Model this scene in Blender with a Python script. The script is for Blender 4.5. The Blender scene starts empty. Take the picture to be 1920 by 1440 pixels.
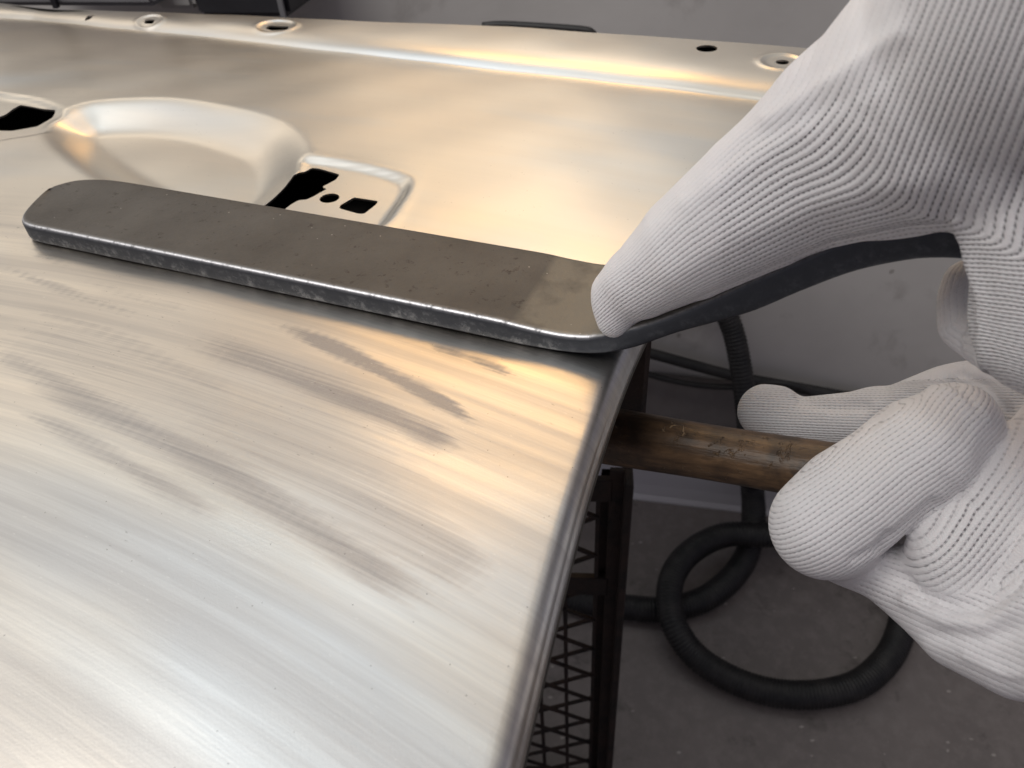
import bpy, bmesh, math, random
import numpy as np
from mathutils import Vector, Matrix
random.seed(4); rng = np.random.default_rng(7)
SC = bpy.context.scene; COL = SC.collection

# ------------------------------------------------------------------ camera
CAM_H = .17; PITCH = math.radians(41); ROLL = math.radians(4); FPX = 1450.
C0 = np.array([0, 0, CAM_H])
_f = np.array([0, math.cos(PITCH), -math.sin(PITCH)]); _r = np.array([1., 0, 0]); _u = np.array([0, math.sin(PITCH), math.cos(PITCH)])
_R = _r*math.cos(ROLL) - _u*math.sin(ROLL); _U = _u*math.cos(ROLL) + _r*math.sin(ROLL)
cam = bpy.data.cameras.new('camera'); camo = bpy.data.objects.new('camera', cam); COL.objects.link(camo)
m = Matrix.Identity(4)
for i in range(3):
    m[i][0] = _R[i]; m[i][1] = _U[i]; m[i][2] = -_f[i]; m[i][3] = C0[i]
camo.matrix_world = m
cam.sensor_width = 36; cam.lens = FPX/1920*36; cam.clip_start = .01; cam.clip_end = 50
cam.dof.use_dof = True; cam.dof.focus_distance = .28; cam.dof.aperture_fstop = 20
SC.camera = camo

def ray(x, y): return _f + _R*(x-960)/FPX - _U*(y-720)/FPX
def onz(x, y, z=0.):
    d = ray(x, y); return C0 + d*((z-C0[2])/d[2])
def onp(x, y, P, n):
    d = ray(x, y); return C0 + d*(np.dot(P-C0, n)/np.dot(d, n))
def at(x, y, dist):
    d = ray(x, y); return C0 + d/np.linalg.norm(d)*dist
def proj(V):
    v = V - C0; w = v @ _f
    return 960 + FPX*(v@_R)/w, 720 - FPX*(v@_U)/w

# ------------------------------------------------------------------ light
SC.view_settings.view_transform = 'Standard'; SC.view_settings.look = 'None'
SC.view_settings.exposure = 0; SC.view_settings.gamma = 1
W = bpy.data.worlds.new('World'); SC.world = W; W.use_nodes = True
nt = W.node_tree; bg = nt.nodes['Background']
bg.inputs[1].default_value = 1.
# the rest of the workshop: bright pale ceiling and far side beyond the low partition, dim side behind
_tc = nt.nodes.new('ShaderNodeTexCoord'); _dt = nt.nodes.new('ShaderNodeVectorMath'); _dt.operation = 'DOT_PRODUCT'; _dt.inputs[1].default_value = (-.25, .45, .75)
nt.links.new(_tc.outputs['Generated'], _dt.inputs[0]); _cr = nt.nodes.new('ShaderNodeValToRGB'); nt.links.new(_dt.outputs['Value'], _cr.inputs[0])
_cr.color_ramp.elements[0].position = .22; _cr.color_ramp.elements[0].color = (.145, .138, .17, 1)
_cr.color_ramp.elements[1].position = .72; _cr.color_ramp.elements[1].color = (.47, .455, .43, 1)
nt.links.new(_cr.outputs[0], bg.inputs[0])

def area(name, pos, target, size, energy, color, sy=None):
    l = bpy.data.lights.new(name, 'AREA'); l.energy = energy; l.color = color; l.size = size
    if sy: l.shape = 'RECTANGLE'; l.size_y = sy
    o = bpy.data.objects.new(name, l); COL.objects.link(o)
    o.location = Vector(pos); o.rotation_euler = (Vector(target)-Vector(pos)).to_track_quat('-Z', 'Y').to_euler()
    return o
def mirror_pos(x, y, dist):
    P = onz(x, y); d = ray(x, y); d = d/np.linalg.norm(d); d[2] = -d[2]
    return P + d*dist, P  # spot for an unseen lamp that reflects at this panel point
p, t = mirror_pos(960, 730, 1.9); area('warm_lamp', p, t, .75, 3.6, (1, .56, .17), .34)
p, t = mirror_pos(640, 1260, 1.9); area('cool_panel_fill', p, t, 1.1, 1.9, (.70, .86, 1), .6)  # unseen cool lamps added for the panel's bluish and white reflections
p, t = mirror_pos(-50, 1350, 1.9); area('cool_panel_fill', p, t, .9, 1.0, (.92, .95, 1))
p, t = mirror_pos(880, 280, 2.2); area('panel_glow_fill', p, t, .8, .85, (1, .78, .52), .3)  # unseen lamps added to put bright patches in the panel's reflection
p, t = mirror_pos(1120, 440, 2.0); area('panel_glow_fill', p, t, .55, .5, (.78, .93, 1), .25)
p, t = mirror_pos(150, 620, 2.0); area('panel_glow_fill', p, t, .9, 1.1, (1, .84, .64), .35)
area('left_fill', (-1.15, .1, 1.35), (.1, .25, 0), .9, 4.5, (1, .955, .90))  # unseen lamp added at the left to brighten gloves and wall
area('overhead_fill', (-.75, -.35, 1.7), (.1, .25, 0), .9, 14, (1, .96, .91))  # unseen overhead lamp added to brighten the tops of the gloves

# ------------------------------------------------------------------ helpers
def tag(o, label=None, cat=None, group=None, kind=None):
    if label: o['label'] = label
    if cat: o['category'] = cat
    if group: o['group'] = group
    if kind: o['kind'] = kind
    return o
def obj(name, verts, faces, mat, parent=None, smooth=True, attrs=None, uvs=None):
    me = bpy.data.meshes.new(name)
    verts = np.asarray(verts, dtype=np.float32)
    me.from_pydata(verts.tolist(), [], faces.tolist() if isinstance(faces, np.ndarray) else faces)
    if smooth: me.polygons.foreach_set('use_smooth', [True]*len(me.polygons))
    li = np.zeros(len(me.loops), dtype=np.int32); me.loops.foreach_get('vertex_index', li)
    for k, a in (uvs or {}).items():
        uv = me.uv_layers.new(name=k); uv.data.foreach_set('uv', np.asarray(a, dtype=np.float32)[li].ravel())
    for k, a in (attrs or {}).items():
        at_ = me.attributes.new(k, 'FLOAT', 'POINT'); at_.data.foreach_set('value', np.asarray(a, dtype=np.float32))
    me.materials.append(mat); me.update()
    o = bpy.data.objects.new(name, me); COL.objects.link(o)
    if parent: o.parent = parent
    return o
def empty(name, loc=(0, 0, 0)):
    o = bpy.data.objects.new(name, None); COL.objects.link(o); o.location = loc; o.empty_display_size = .02; return o
def from_bm(name, bm, mat, parent=None, smooth=False):
    me = bpy.data.meshes.new(name); bm.to_mesh(me); bm.free(); me.materials.append(mat)
    if smooth: me.polygons.foreach_set('use_smooth', [True]*len(me.polygons))
    o = bpy.data.objects.new(name, me); COL.objects.link(o)
    if parent: o.parent = parent
    return o
def box_between(bm, a, b, wx, wy, up=(0, 0, 1)):
    a = Vector(a); b = Vector(b); d = (b-a); L = d.length; d.normalize()
    s = d.cross(Vector(up)); 
    if s.length < 1e-4: s = d.cross(Vector((0, 1, 0)))
    s.normalize(); t = s.cross(d)
    vs = [bm.verts.new(q + s*sx*wx/2 + t*sy*wy/2) for q in (a, b) for sx, sy in ((-1, -1), (1, -1), (1, 1), (-1, 1))]
    for f in ((0, 3, 2, 1), (4, 5, 6, 7), (0, 1, 5, 4), (1, 2, 6, 5), (2, 3, 7, 6), (3, 0, 4, 7)): bm.faces.new([vs[i] for i in f])
def catmull(P, n):
    P = np.asarray(P, float); Q = np.vstack([2*P[0]-P[1], P, 2*P[-1]-P[-2]]); out = []
    for i in range(len(P)-1):
        p0, p1, p2, p3 = Q[i:i+4]
        for t in np.linspace(0, 1, n, endpoint=False):
            out.append(.5*((2*p1)+(-p0+p2)*t+(2*p0-5*p1+4*p2-p3)*t*t+(-p0+3*p1-3*p2+p3)*t**3))
    out.append(P[-1]); return np.array(out)
def resample(P, step):
    L = np.r_[0, np.cumsum(np.linalg.norm(np.diff(P, axis=0), axis=1))]
    n = max(2, int(L[-1]/step)); s = np.linspace(0, L[-1], n)
    return np.stack([np.interp(s, L, P[:, k]) for k in range(P.shape[1])], 1)
def tube(P, rad, seg=16, cap=True):
    """P Nx3, rad scalar/array -> verts, faces"""
    P = np.asarray(P); n = len(P); rad = np.broadcast_to(rad, n)
    T = np.gradient(P, axis=0); T /= np.linalg.norm(T, axis=1)[:, None]
    nrm = np.cross(T[0], [0, 0, 1.]); 
    if np.linalg.norm(nrm) < .1: nrm = np.cross(T[0], [1., 0, 0])
    V = []
    for i in range(n):
        nrm = nrm - T[i]*np.dot(nrm, T[i]); nrm /= np.linalg.norm(nrm); b = np.cross(T[i], nrm)
        a = np.arange(seg)*2*math.pi/seg
        V.append(P[i] + rad[i]*(np.cos(a)[:, None]*nrm + np.sin(a)[:, None]*b))
    V = np.vstack(V); F = []
    for i in range(n-1):
        for k in range(seg):
            k2 = (k+1) % seg; F.append((i*seg+k, i*seg+k2, (i+1)*seg+k2, (i+1)*seg+k))
    if cap: F.append(tuple(range(seg))[::-1]); F.append(tuple((n-1)*seg+k for k in range(seg)))
    return V, F

# ------------------------------------------------------------------ material helpers
class M:
    def __init__(s, name):
        s.m = bpy.data.materials.new(name); s.m.use_nodes = True; s.nt = s.m.node_tree
        s.b = s.nt.nodes['Principled BSDF']
    def n(s, typ, **kw):
        nd = s.nt.nodes.new(typ)
        for k, v in kw.items():
            if k.startswith('i_'):
                key = k[2:]; key = int(key) if key.isdigit() else key.replace('_', ' ')
                nd.inputs[key].default_value = v
            else: setattr(nd, k, v)
        return nd
    def l(s, a, b): s.nt.links.new(a, b)
    def math(s, op, a, b=None, c=None):
        nd = s.nt.nodes.new('ShaderNodeMath'); nd.operation = op
        for i, v in enumerate((a, b, c)):
            if v is None: continue
            if isinstance(v, (int, float)): nd.inputs[i].default_value = v
            else: s.l(v, nd.inputs[i])
        return nd.outputs[0]
    def ramp(s, fac, stops):
        nd = s.nt.nodes.new('ShaderNodeValToRGB'); cr = nd.color_ramp
        while len(cr.elements) < len(stops): cr.elements.new(.5)
        for e, (p_, c_) in zip(cr.elements, stops):
            e.position = p_; e.color = (c_, c_, c_, 1) if isinstance(c_, (int, float)) else (*c_, 1)
        s.l(fac, nd.inputs[0]); return nd.outputs[0]
    def noise(s, vec, scale, detail=4, rough=.55, dist=0):
        nd = s.n('ShaderNodeTexNoise'); nd.inputs['Scale'].default_value = scale; nd.inputs['Detail'].default_value = detail
        nd.inputs['Roughness'].default_value = rough; nd.inputs['Distortion'].default_value = dist
        if vec is not None: s.l(vec, nd.inputs['Vector'])
        return nd.outputs['Fac']
    def pos(s): return s.n('ShaderNodeTexCoord').outputs['Object']
    def scale(s, vec, sc, rot=(0, 0, 0)):
        nd = s.n('ShaderNodeMapping'); nd.inputs['Scale'].default_value = sc; nd.inputs['Rotation'].default_value = rot; s.l(vec, nd.inputs['Vector']); return nd.outputs[0]
    def mix(s, f, a, b, blend='MIX'):
        nd = s.nt.nodes.new('ShaderNodeMix'); nd.data_type = 'RGBA'; nd.blend_type = blend
        for i, v in ((0, f), (6, a), (7, b)):
            if isinstance(v, (int, float)): nd.inputs[i].default_value = v
            elif isinstance(v, tuple): nd.inputs[i].default_value = (*v, 1)
            else: s.l(v, nd.inputs[i])
        return nd.outputs[2]
    def bump(s, h, dist, strength=1, prev=None):
        nd = s.n('ShaderNodeBump'); nd.inputs['Strength'].default_value = strength; nd.inputs['Distance'].default_value = dist
        s.l(h, nd.inputs['Height'])
        if prev is not None: s.l(prev, nd.inputs['Normal'])
        return nd.outputs[0]
    def attr(s, name): return s.n('ShaderNodeAttribute', attribute_name=name)
    def set(s, **kw):
        for k, v in kw.items():
            k = k.replace('_', ' ')
            if isinstance(v, (int, float)): s.b.inputs[k].default_value = v
            elif isinstance(v, tuple): s.b.inputs[k].default_value = (*v, 1)
            else: s.l(v, s.b.inputs[k])
        return s.m

# bare brushed sheet metal
def mat_panel():
    a = M('bare_sheet_metal'); uv = a.n('ShaderNodeUVMap', uv_map='sweep').outputs[0]; P = a.pos()
    fine = a.noise(a.scale(uv, (1100, 26, 1)), 1, 3, .6)             # hairline scratches along the sanding sweep
    mid = a.noise(a.scale(uv, (190, 4, 1)), 1, 4, .6)
    broad = a.noise(a.scale(uv, (62, 2.4, 1)), 1, 3, .5, .3)
    cross = a.noise(a.scale(P, (60, 900, 60), (0, 0, .5)), 1, 2, .6)
    gr = a.noise(P, 1400, 3, .7)
    mk = a.n('ShaderNodeUVMap', uv_map='marks').outputs[0]; sx_ = a.n('ShaderNodeSeparateXYZ'); a.l(mk, sx_.inputs[0]); smear, near = sx_.outputs[0], sx_.outputs[1]
    strk = a.noise(a.scale(uv, (520, 5, 1)), 1, 4, .65)
    gate = a.ramp(smear, [(.03, 0), (.30, 1)])
    tt_ = a.math('ADD', smear, a.math('MULTIPLY', gate, a.math('MULTIPLY', a.math('SUBTRACT', a.math('ADD', a.math('MULTIPLY', strk, .6), a.math('MULTIPLY', fine, .4)), .5), 1.3)))
    sm = a.math('MULTIPLY', a.ramp(tt_, [(.22, 0), (.80, .82)]), a.math('MULTIPLY_ADD', gr, .3, .80))
    st = a.math('MULTIPLY', near, a.ramp(a.math('ADD', a.math('MULTIPLY', broad, .65), a.math('MULTIPLY', mid, .35)), [(.40, 0), (.62, 1)]))
    dirt = a.math('MAXIMUM', sm, a.math('MULTIPLY', st, .42))
    col = a.mix(0., (.80, .76, .695), (.8, .76, .7))
    col = a.mix(a.ramp(a.noise(a.scale(uv, (9, 3, 1)), 1, 2, .5), [(.42, 0), (.62, .55)]), col, (.80, .72, .63))
    col = a.mix(a.ramp(a.noise(a.scale(uv, (13, 4, 1)), 1.3, 2, .5), [(.5, 0), (.66, .5)]), col, (.66, .72, .78))
    col = a.mix(a.math('MULTIPLY', near, a.ramp(fine, [(.40, .20), (.60, 0)])), col, (.52, .50, .48))
    col = a.mix(dirt, col, (.30, .288, .298))
    spk = a.n('ShaderNodeTexVoronoi', feature='F1'); spk.inputs['Scale'].default_value = 420; spk.inputs['Randomness'].default_value = 1; a.l(P, spk.inputs['Vector'])
    keep = a.math('GREATER_THAN', a.noise(P, 90, 1, .5), .60)
    pit = a.math('MULTIPLY', a.math('LESS_THAN', spk.outputs['Distance'], .085), keep)
    col = a.mix(a.math('MULTIPLY', pit, .6), col, (.12, .11, .10))
    nick = a.ramp(a.noise(a.scale(uv, (900, 260, 1)), 1, 2, .5), [(.70, 0), (.76, 1)]); patch = a.ramp(a.noise(P, 14, 2, .5), [(.52, 0), (.62, 1)])
    col = a.mix(a.math('MULTIPLY', a.math('MULTIPLY', nick, patch), a.math('MULTIPLY', near, .55)), col, (.16, .15, .14))
    painted_spark = a.ramp(a.noise(a.scale(uv, (700, 240, 1)), 1.7, 1, .5), [(.72, 0), (.77, 1)])  # sparkle of the metal painted as pale flecks in the base colour
    col = a.mix(a.math('MULTIPLY', painted_spark, a.math('MULTIPLY', near, .18)), col, (.97, .96, .93))
    rough = a.math('ADD', .26, a.math('ADD', a.math('MULTIPLY', dirt, .22), a.math('MULTIPLY', fine, .12)))
    n1 = a.bump(a.math('ADD', a.math('MULTIPLY', fine, a.math('MULTIPLY', near, .5)), a.math('MULTIPLY', gr, .6)), .00018, .3)
    n2 = a.bump(a.math('ADD', a.math('MULTIPLY', cross, .12), a.math('MULTIPLY', mid, a.math('MULTIPLY', near, .6))), .0004, .18, n1)
    return a.set(Metallic=1., Base_Color=col, Roughness=rough, Normal=n2)
def mat_spoon():
    a = M('forged_dark_steel'); P = a.pos()
    e = a.attr('worn').outputs['Fac']; side = a.attr('side').outputs['Fac']; bend = a.attr('bend').outputs['Fac']
    n = a.noise(P, 120, 5, .65); n2 = a.noise(P, 700, 3, .7); n3 = a.noise(P, 30, 4, .6)
    top = a.mix(a.ramp(n3, [(.35, 0), (.7, 1)]), (.112, .105, .099), (.148, .140, .132))
    top = a.mix(a.ramp(a.noise(P, 260, 4, .75), [(.60, 0), (.68, .75)]), top, (.055, .046, .042))
    top = a.mix(a.math('MULTIPLY', bend, a.ramp(n3, [(.38, .2), (.5, .9)])), top, (.24, .225, .195))
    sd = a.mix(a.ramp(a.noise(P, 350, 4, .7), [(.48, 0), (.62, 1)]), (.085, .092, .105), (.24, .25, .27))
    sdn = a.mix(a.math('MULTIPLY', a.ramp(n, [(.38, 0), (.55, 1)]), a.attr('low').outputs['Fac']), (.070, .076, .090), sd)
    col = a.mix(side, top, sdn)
    spk = a.n('ShaderNodeTexVoronoi', feature='F1'); spk.inputs['Scale'].default_value = 150; a.l(P, spk.inputs['Vector'])
    dot = a.math('MULTIPLY', .7, a.math('LESS_THAN', spk.outputs['Distance'], .045))
    col = a.mix(a.math('MULTIPLY', dot, a.math('SUBTRACT', 1., side)), col, (.5, .48, .45))
    ew = a.math('MULTIPLY', e, a.ramp(a.noise(P, 420, 3, .6), [(.30, .25), (.5, 1)]))
    col = a.mix(ew, col, (.74, .74, .77))
    rough = a.math('SUBTRACT', a.math('ADD', .5, a.math('MULTIPLY', n2, .12)), a.math('MULTIPLY', ew, .16))
    h = a.math('ADD', a.math('MULTIPLY', n, .7), a.math('MULTIPLY', n2, .35))
    return a.set(Metallic=.85, Base_Color=col, Roughness=rough, Normal=a.bump(h, .0006, .5))
def mat_knit():
    a = M('white_knit_fabric'); uv = a.n('ShaderNodeUVMap', uv_map='knit').outputs[0]; P = a.pos()
    sep = a.n('ShaderNodeSeparateXYZ'); a.l(uv, sep.inputs[0]); S0, T = sep.outputs[0], sep.outputs[1]
    wob = a.noise(P, 260, 2, .5)
    S = a.math('ADD', S0, a.math('MULTIPLY', a.math('SUBTRACT', wob, .5), .18))
    # ribs: valleys at integer S
    rib = a.math('COSINE', a.math('MULTIPLY', S, 2*math.pi))            # 1 in the valley
    row = a.math('FLOOR', a.math('ADD', S, .5))
    rn = a.n('ShaderNodeTexWhiteNoise', noise_dimensions='1D'); a.l(row, rn.inputs['W']); rv = rn.outputs['Value']
    Ts = a.math('ADD', T, a.math('MULTIPLY_ADD', rv, 1.3, a.math('MULTIPLY', a.noise(P, 60, 2, .5), 1.5)))
    st = a.math('COSINE', a.math('MULTIPLY', Ts, 2*math.pi))
    fr = a.math('ABSOLUTE', a.math('SUBTRACT', a.math('FRACT', S), .5))
    ch = a.math('COSINE', a.math('MULTIPLY', a.math('ADD', a.math('MULTIPLY', Ts, 2), a.math('MULTIPLY', fr, 2.2)), 2*math.pi))
    loose = a.attr('loose').outputs['Fac']
    r01 = a.math('MULTIPLY_ADD', rib, .5, .5)
    v = a.ramp(r01, [(.80, 0), (.97, 1)])
    groove = a.math('MULTIPLY', a.ramp(r01, [(.86, 0), (1., 1)]), a.math('MULTIPLY_ADD', rv, .5, .5))
    hole = a.math('MULTIPLY', v, a.ramp(a.math('MULTIPLY_ADD', st, .5, .5), [(.50, 0), (.74, 1)]))
    hole = a.math('MULTIPLY', hole, a.math('MULTIPLY', a.math('MULTIPLY', loose, a.math('MULTIPLY_ADD', rv, .7, .5)), a.ramp(a.noise(P, 45, 2, .5), [(.3, .55), (.55, 1)])))
    hole = a.math('MINIMUM', hole, 1.)
    fz = a.noise(P, 3000, 3, .7)
    h = a.math('SUBTRACT', a.math('MULTIPLY', ch, .09), a.math('MULTIPLY', rib, .30))
    h = a.math('SUBTRACT', h, a.math('MULTIPLY_ADD', hole, 1.2, a.math('MULTIPLY', groove, .55)))
    h = a.math('MULTIPLY', h, a.math('MULTIPLY_ADD', loose, .9, .10))
    nn = a.bump(a.noise(P, 55, 3, .5), .004, .35); nn = a.bump(h, .00060, 1.0, nn); nn = a.bump(fz, .0005, .45, nn)
    col = a.mix(a.ramp(a.noise(P, 20, 3, .5), [(.35, 0), (.7, 1)]), (.83, .815, .83), (.77, .755, .785))
    painted_glint = a.ramp(a.noise(P, 1300, 2, .6), [(.64, 0), (.70, 1)])  # small fibre glints painted into the fabric colour
    col = a.mix(a.math('MULTIPLY', painted_glint, .5), col, (.95, .95, .97))
    col = a.mix(a.math('MULTIPLY', hole, .93), a.mix(a.math('MULTIPLY', groove, a.math('MULTIPLY', loose, .45)), col, (.30, .28, .33)), (.06, .052, .068))  # dark of grooves and see-through holes is painted into the colour
    m_ = a.set(Base_Color=col, Roughness=.75, Normal=nn)
    a.b.inputs['Sheen Weight'].default_value = .25; a.b.inputs['Sheen Roughness'].default_value = .5
    a.b.inputs['Subsurface Weight'].default_value = .12; a.b.inputs['Subsurface Radius'].default_value = (.004, .003, .003)
    a.b.inputs['Subsurface Scale'].default_value = .5
    return m_
def mat_wood():
    a = M('oiled_worn_wood'); uv = a.n('ShaderNodeUVMap', uv_map='grain').outputs[0]; P = a.pos()
    g = a.noise(a.scale(uv, (30, 9, 1)), 1, 5, .65, .6); g2 = a.noise(a.scale(uv, (300, 35, 1)), 1, 4, .6)
    col = a.mix(a.ramp(g, [(.35, 0), (.65, 1)]), (.030, .017, .010), (.22, .13, .066))
    col = a.mix(a.ramp(g2, [(.35, .7), (.6, 0)]), col, (.03, .016, .009))
    ch = a.ramp(a.noise(P, 170, 5, .75, 1.2), [(.60, 0), (.66, 1)]); ch = a.math('MULTIPLY', ch, a.ramp(a.noise(P, 38, 2, .5), [(.48, 0), (.60, 1)]))
    col = a.mix(a.math('MULTIPLY', ch, .7), col, (.42, .29, .17))
    blk = a.ramp(a.noise(P, 60, 4, .6), [(.46, 0), (.62, .85)])
    col = a.mix(blk, col, (.03, .02, .014))
    h = a.math('ADD', a.math('MULTIPLY', g2, .5), a.math('MULTIPLY', ch, .9))
    return a.set(Base_Color=col, Roughness=.42, Normal=a.bump(h, .0011, .8))
def mat_simple(name, c1, c2, sc, rough=.6, metallic=0., bump=.0005, strength=.4, detail=5):
    a = M(name); P = a.pos(); n = a.noise(P, sc, detail, .6)
    return a.set(Base_Color=a.mix(a.ramp(n, [(.35, 0), (.65, 1)]), c1, c2), Roughness=rough, Metallic=metallic, Normal=a.bump(a.noise(P, sc*6, 4, .6), bump, strength))
def mat_floor():
    a = M('sealed_workshop_floor'); P = a.pos()
    n = a.noise(P, 6, 5, .6); n2 = a.noise(P, 60, 5, .7)
    col = a.mix(a.ramp(n, [(.3, 0), (.7, 1)]), (.185, .162, .156), (.245, .215, .206))
    col = a.mix(a.ramp(n2, [(.45, 0), (.75, .6)]), col, (.32, .285, .27))
    spk = a.n('ShaderNodeTexVoronoi', feature='F1'); spk.inputs['Scale'].default_value = 42; spk.inputs['Randomness'].default_value = 1; a.l(a.scale(P, (1, 1.8, 1), (0, 0, .7)), spk.inputs['Vector'])
    keep = a.math('GREATER_THAN', a.noise(P, 31, 2, .5), .54)
    dd = a.math('ADD', spk.outputs['Distance'], a.math('MULTIPLY', a.noise(P, 300, 3, .6), .12))
    f = a.math('MULTIPLY', a.ramp(dd, [(.13, 1), (.2, 0)]), keep)
    col = a.mix(a.math('MULTIPLY', f, .6), col, (.62, .57, .53))
    dk = a.ramp(a.noise(P, 17, 5, .7), [(.58, 0), (.72, .6)])
    col = a.mix(dk, col, (.05, .04, .038))
    return a.set(Base_Color=col, Roughness=a.math('MULTIPLY_ADD', n2, .25, .35), Normal=a.bump(n2, .002, .3))
def mat_wall():
    a = M('scuffed_painted_wall'); P = a.pos()
    n = a.noise(P, 3.5, 5, .6); n2 = a.noise(P, 16, 6, .65, .4)
    col = a.mix(a.ramp(n, [(.3, 0), (.7, 1)]), (.56, .54, .52), (.68, .66, .635))
    col = a.mix(a.ramp(n2, [(.56, 0), (.78, .55)]), col, (.26, .235, .215))
    spk = a.n('ShaderNodeTexVoronoi', feature='F1'); spk.inputs['Scale'].default_value = 14; a.l(P, spk.inputs['Vector'])
    col = a.mix(a.math('MULTIPLY', a.math('LESS_THAN', a.math('ADD', spk.outputs['Distance'], a.math('MULTIPLY', a.noise(P, 90, 3, .6), .12)), .11), .5), col, (.17, .14, .12))
    return a.set(Base_Color=col, Roughness=.55, Normal=a.bump(n2, .003, .3))
def mat_rust():
    a = M('rusty_painted_steel'); P = a.pos(); n = a.noise(P, 45, 6, .7); n2 = a.noise(P, 300, 4, .7)
    col = a.mix(a.ramp(n, [(.38, 0), (.6, 1)]), (.016, .014, .013), (.042, .027, .022))
    col = a.mix(a.ramp(n2, [(.64, 0), (.76, .5)]), col, (.13, .08, .06))
    return a.set(Base_Color=col, Roughness=.7, Metallic=.2, Normal=a.bump(n2, .001, .6))
def mat_hose():
    a = M('black_corrugated_rubber'); P = a.pos(); n = a.noise(P, 60, 5, .6)
    col = a.mix(a.ramp(n, [(.4, 0), (.75, 1)]), (.013, .013, .014), (.038, .035, .034))
    return a.set(Base_Color=col, Roughness=.5, Normal=a.bump(a.noise(P, 700, 3, .6), .0005, .4))
PANEL = mat_panel(); SPOON = mat_spoon(); KNIT = mat_knit(); WOOD = mat_wood(); FLOOR = mat_floor(); WALL = mat_wall(); RUST = mat_rust(); HOSE = mat_hose()
DARKPL = mat_simple('dark_cabinet_paint', (.022, .022, .026), (.04, .04, .046), 12, .45)
GREYPL = mat_simple('grey_cabinet_paint', (.20, .20, .21), (.26, .26, .27), 12, .5)
PALE = mat_simple('pale_plastic', (.45, .44, .42), (.52, .51, .5), 20, .5)
WIRE_AND_SHADE = mat_simple('black_wire_and_shade', (.02, .02, .02), (.04, .038, .036), 30, .5)
UNDER = mat_simple('hole_backing_black', (.008, .008, .008), (.014, .013, .012), 20, .95); UNDER.node_tree.nodes['Principled BSDF'].inputs['Specular IOR Level'].default_value = .05  # near-black for the sheets added to keep the panel holes dark
HEADM = mat_simple('dull_hammer_steel', (.16, .15, .14), (.24, .23, .22), 60, .45, .9)

# ------------------------------------------------------------------ setting
FZ = -.72
w0 = onz(1175, 922, FZ); w1 = onz(1460, 956, FZ); wd = (w1-w0); wd /= np.linalg.norm(wd); wn = np.array([wd[1], -wd[0], 0])   # wall line, wn towards camera
if wn[1] > 0: wn = -wn
def grid_plane(name, o, ux, uy, nx, ny, mat, hfun=None):
    V = []; F = []
    for j in range(ny+1):
        for i in range(nx+1):
            q = o + ux*i/nx + uy*j/ny
            if hfun: q = q + hfun(i/nx, j/ny)
            V.append(q)
    for j in range(ny):
        for i in range(nx): a_ = j*(nx+1)+i; F.append((a_, a_+1, a_+nx+2, a_+nx+1))
    return obj(name, V, F, mat)
fl = grid_plane('floor', np.array([-4, -3, FZ]), np.array([8., 0, 0]), np.array([0, 6., 0]), 8, 6, FLOOR); tag(fl, kind='structure')
wl = grid_plane('wall', w0 - wd*2.5 + np.array([0, 0, 0]), wd*5.5, np.array([0, 0, .12-FZ]), 10, 6, WALL); tag(wl, 'low scuffed grey painted partition wall behind the metal door panel', 'wall', kind='structure')
def wallpt(x, y, off=0.): return onp(x, y, w0 + wn*off, wn)
# soft rubber-like cove where the wall turns into the floor (paler curved strip)
bm = bmesh.new()
A = w0 - wd*2.5; B = w0 + wd*3
prof = [(0, .088), (.006, .088), (.008, .08), (.008, .03), (.010, .010), (.014, .003), (.014, 0), (0, 0)]
vv = [[bm.verts.new(Vector(q + wn*a_ + np.array([0, 0, b_]))) for a_, b_ in prof] for q in (A, B)]
for i in range(len(prof)-1): bm.faces.new((vv[0][i], vv[0][i+1], vv[1][i+1], vv[1][i]))
bmesh.ops.recalc_face_normals(bm, faces=bm.faces)
sk = from_bm('skirting_board', bm, mat_simple('grey_skirting', (.76, .74, .77), (.80, .79, .81), 9, .5), None, False)
tag(sk, 'pale grey coved skirting strip along the foot of the wall', 'skirting', kind='structure')

zd = wallpt(1400, 712)[2]  # top of a darker band that paints the panel's shadow on the wall
dd_ = grid_plane('wall_shade_band', w0 - wd*2.5 + wn*.004 + np.array([0, 0, .085]), wd*5.5, np.array([0, 0, zd-FZ-.085]), 10, 3, mat_simple('brown_grey_shade', (.20, .18, .17), (.29, .265, .25), 9, .6)); tag(dd_, 'darker brown grey band standing in for the panel shadow on the lower wall', 'wall shade', kind='structure')
# things against the wall, top of the picture
def wall_box(name, x0, x1, ybot, off, depth, height, mat, label, cat, parts=()):
    """box standing off the wall; lower front corners found where the picture shows them"""
    a_ = wallpt(x0, ybot, off+depth); b_ = wallpt(x1, ybot, off+depth)
    z = min(a_[2], b_[2]); a_[2] = b_[2] = z
    o = empty(name, Vector((a_+b_)/2)); tag(o, label, cat)
    bm = bmesh.new(); V = []
    for q in (a_, b_, b_-wn*depth, a_-wn*depth):
        V.append((bm.verts.new(Vector(q - np.array(o.location))), bm.verts.new(Vector(q - np.array(o.location) + np.array([0, 0, height])))))
    for i in range(4): j = (i+1) % 4; bm.faces.new((V[i][0], V[j][0], V[j][1], V[i][1]))
    bm.faces.new([v[0] for v in V][::-1]); bm.faces.new([v[1] for v in V])
    bmesh.ops.recalc_face_normals(bm, faces=bm.faces)
    bmesh.ops.bevel(bm, geom=list(bm.edges), offset=.004, segments=2, affect='EDGES')
    from_bm('body', bm, mat, o)
    return o, a_, b_
c1, a_, b_ = wall_box('wall_cabinet', 372, 544, 32, .01, .10, .11, DARKPL, 'black cabinet behind the far edge of the panel, right of the pale box', 'cabinet')
bm = bmesh.new(); q = (a_*.05+b_*.95) + wn*.003 - np.array(c1.location); box_between(bm, q + [0, 0, .0], q + np.array([0, 0, .10]), .004, .006); from_bm('door_edge', bm, GREYPL, c1)
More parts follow.
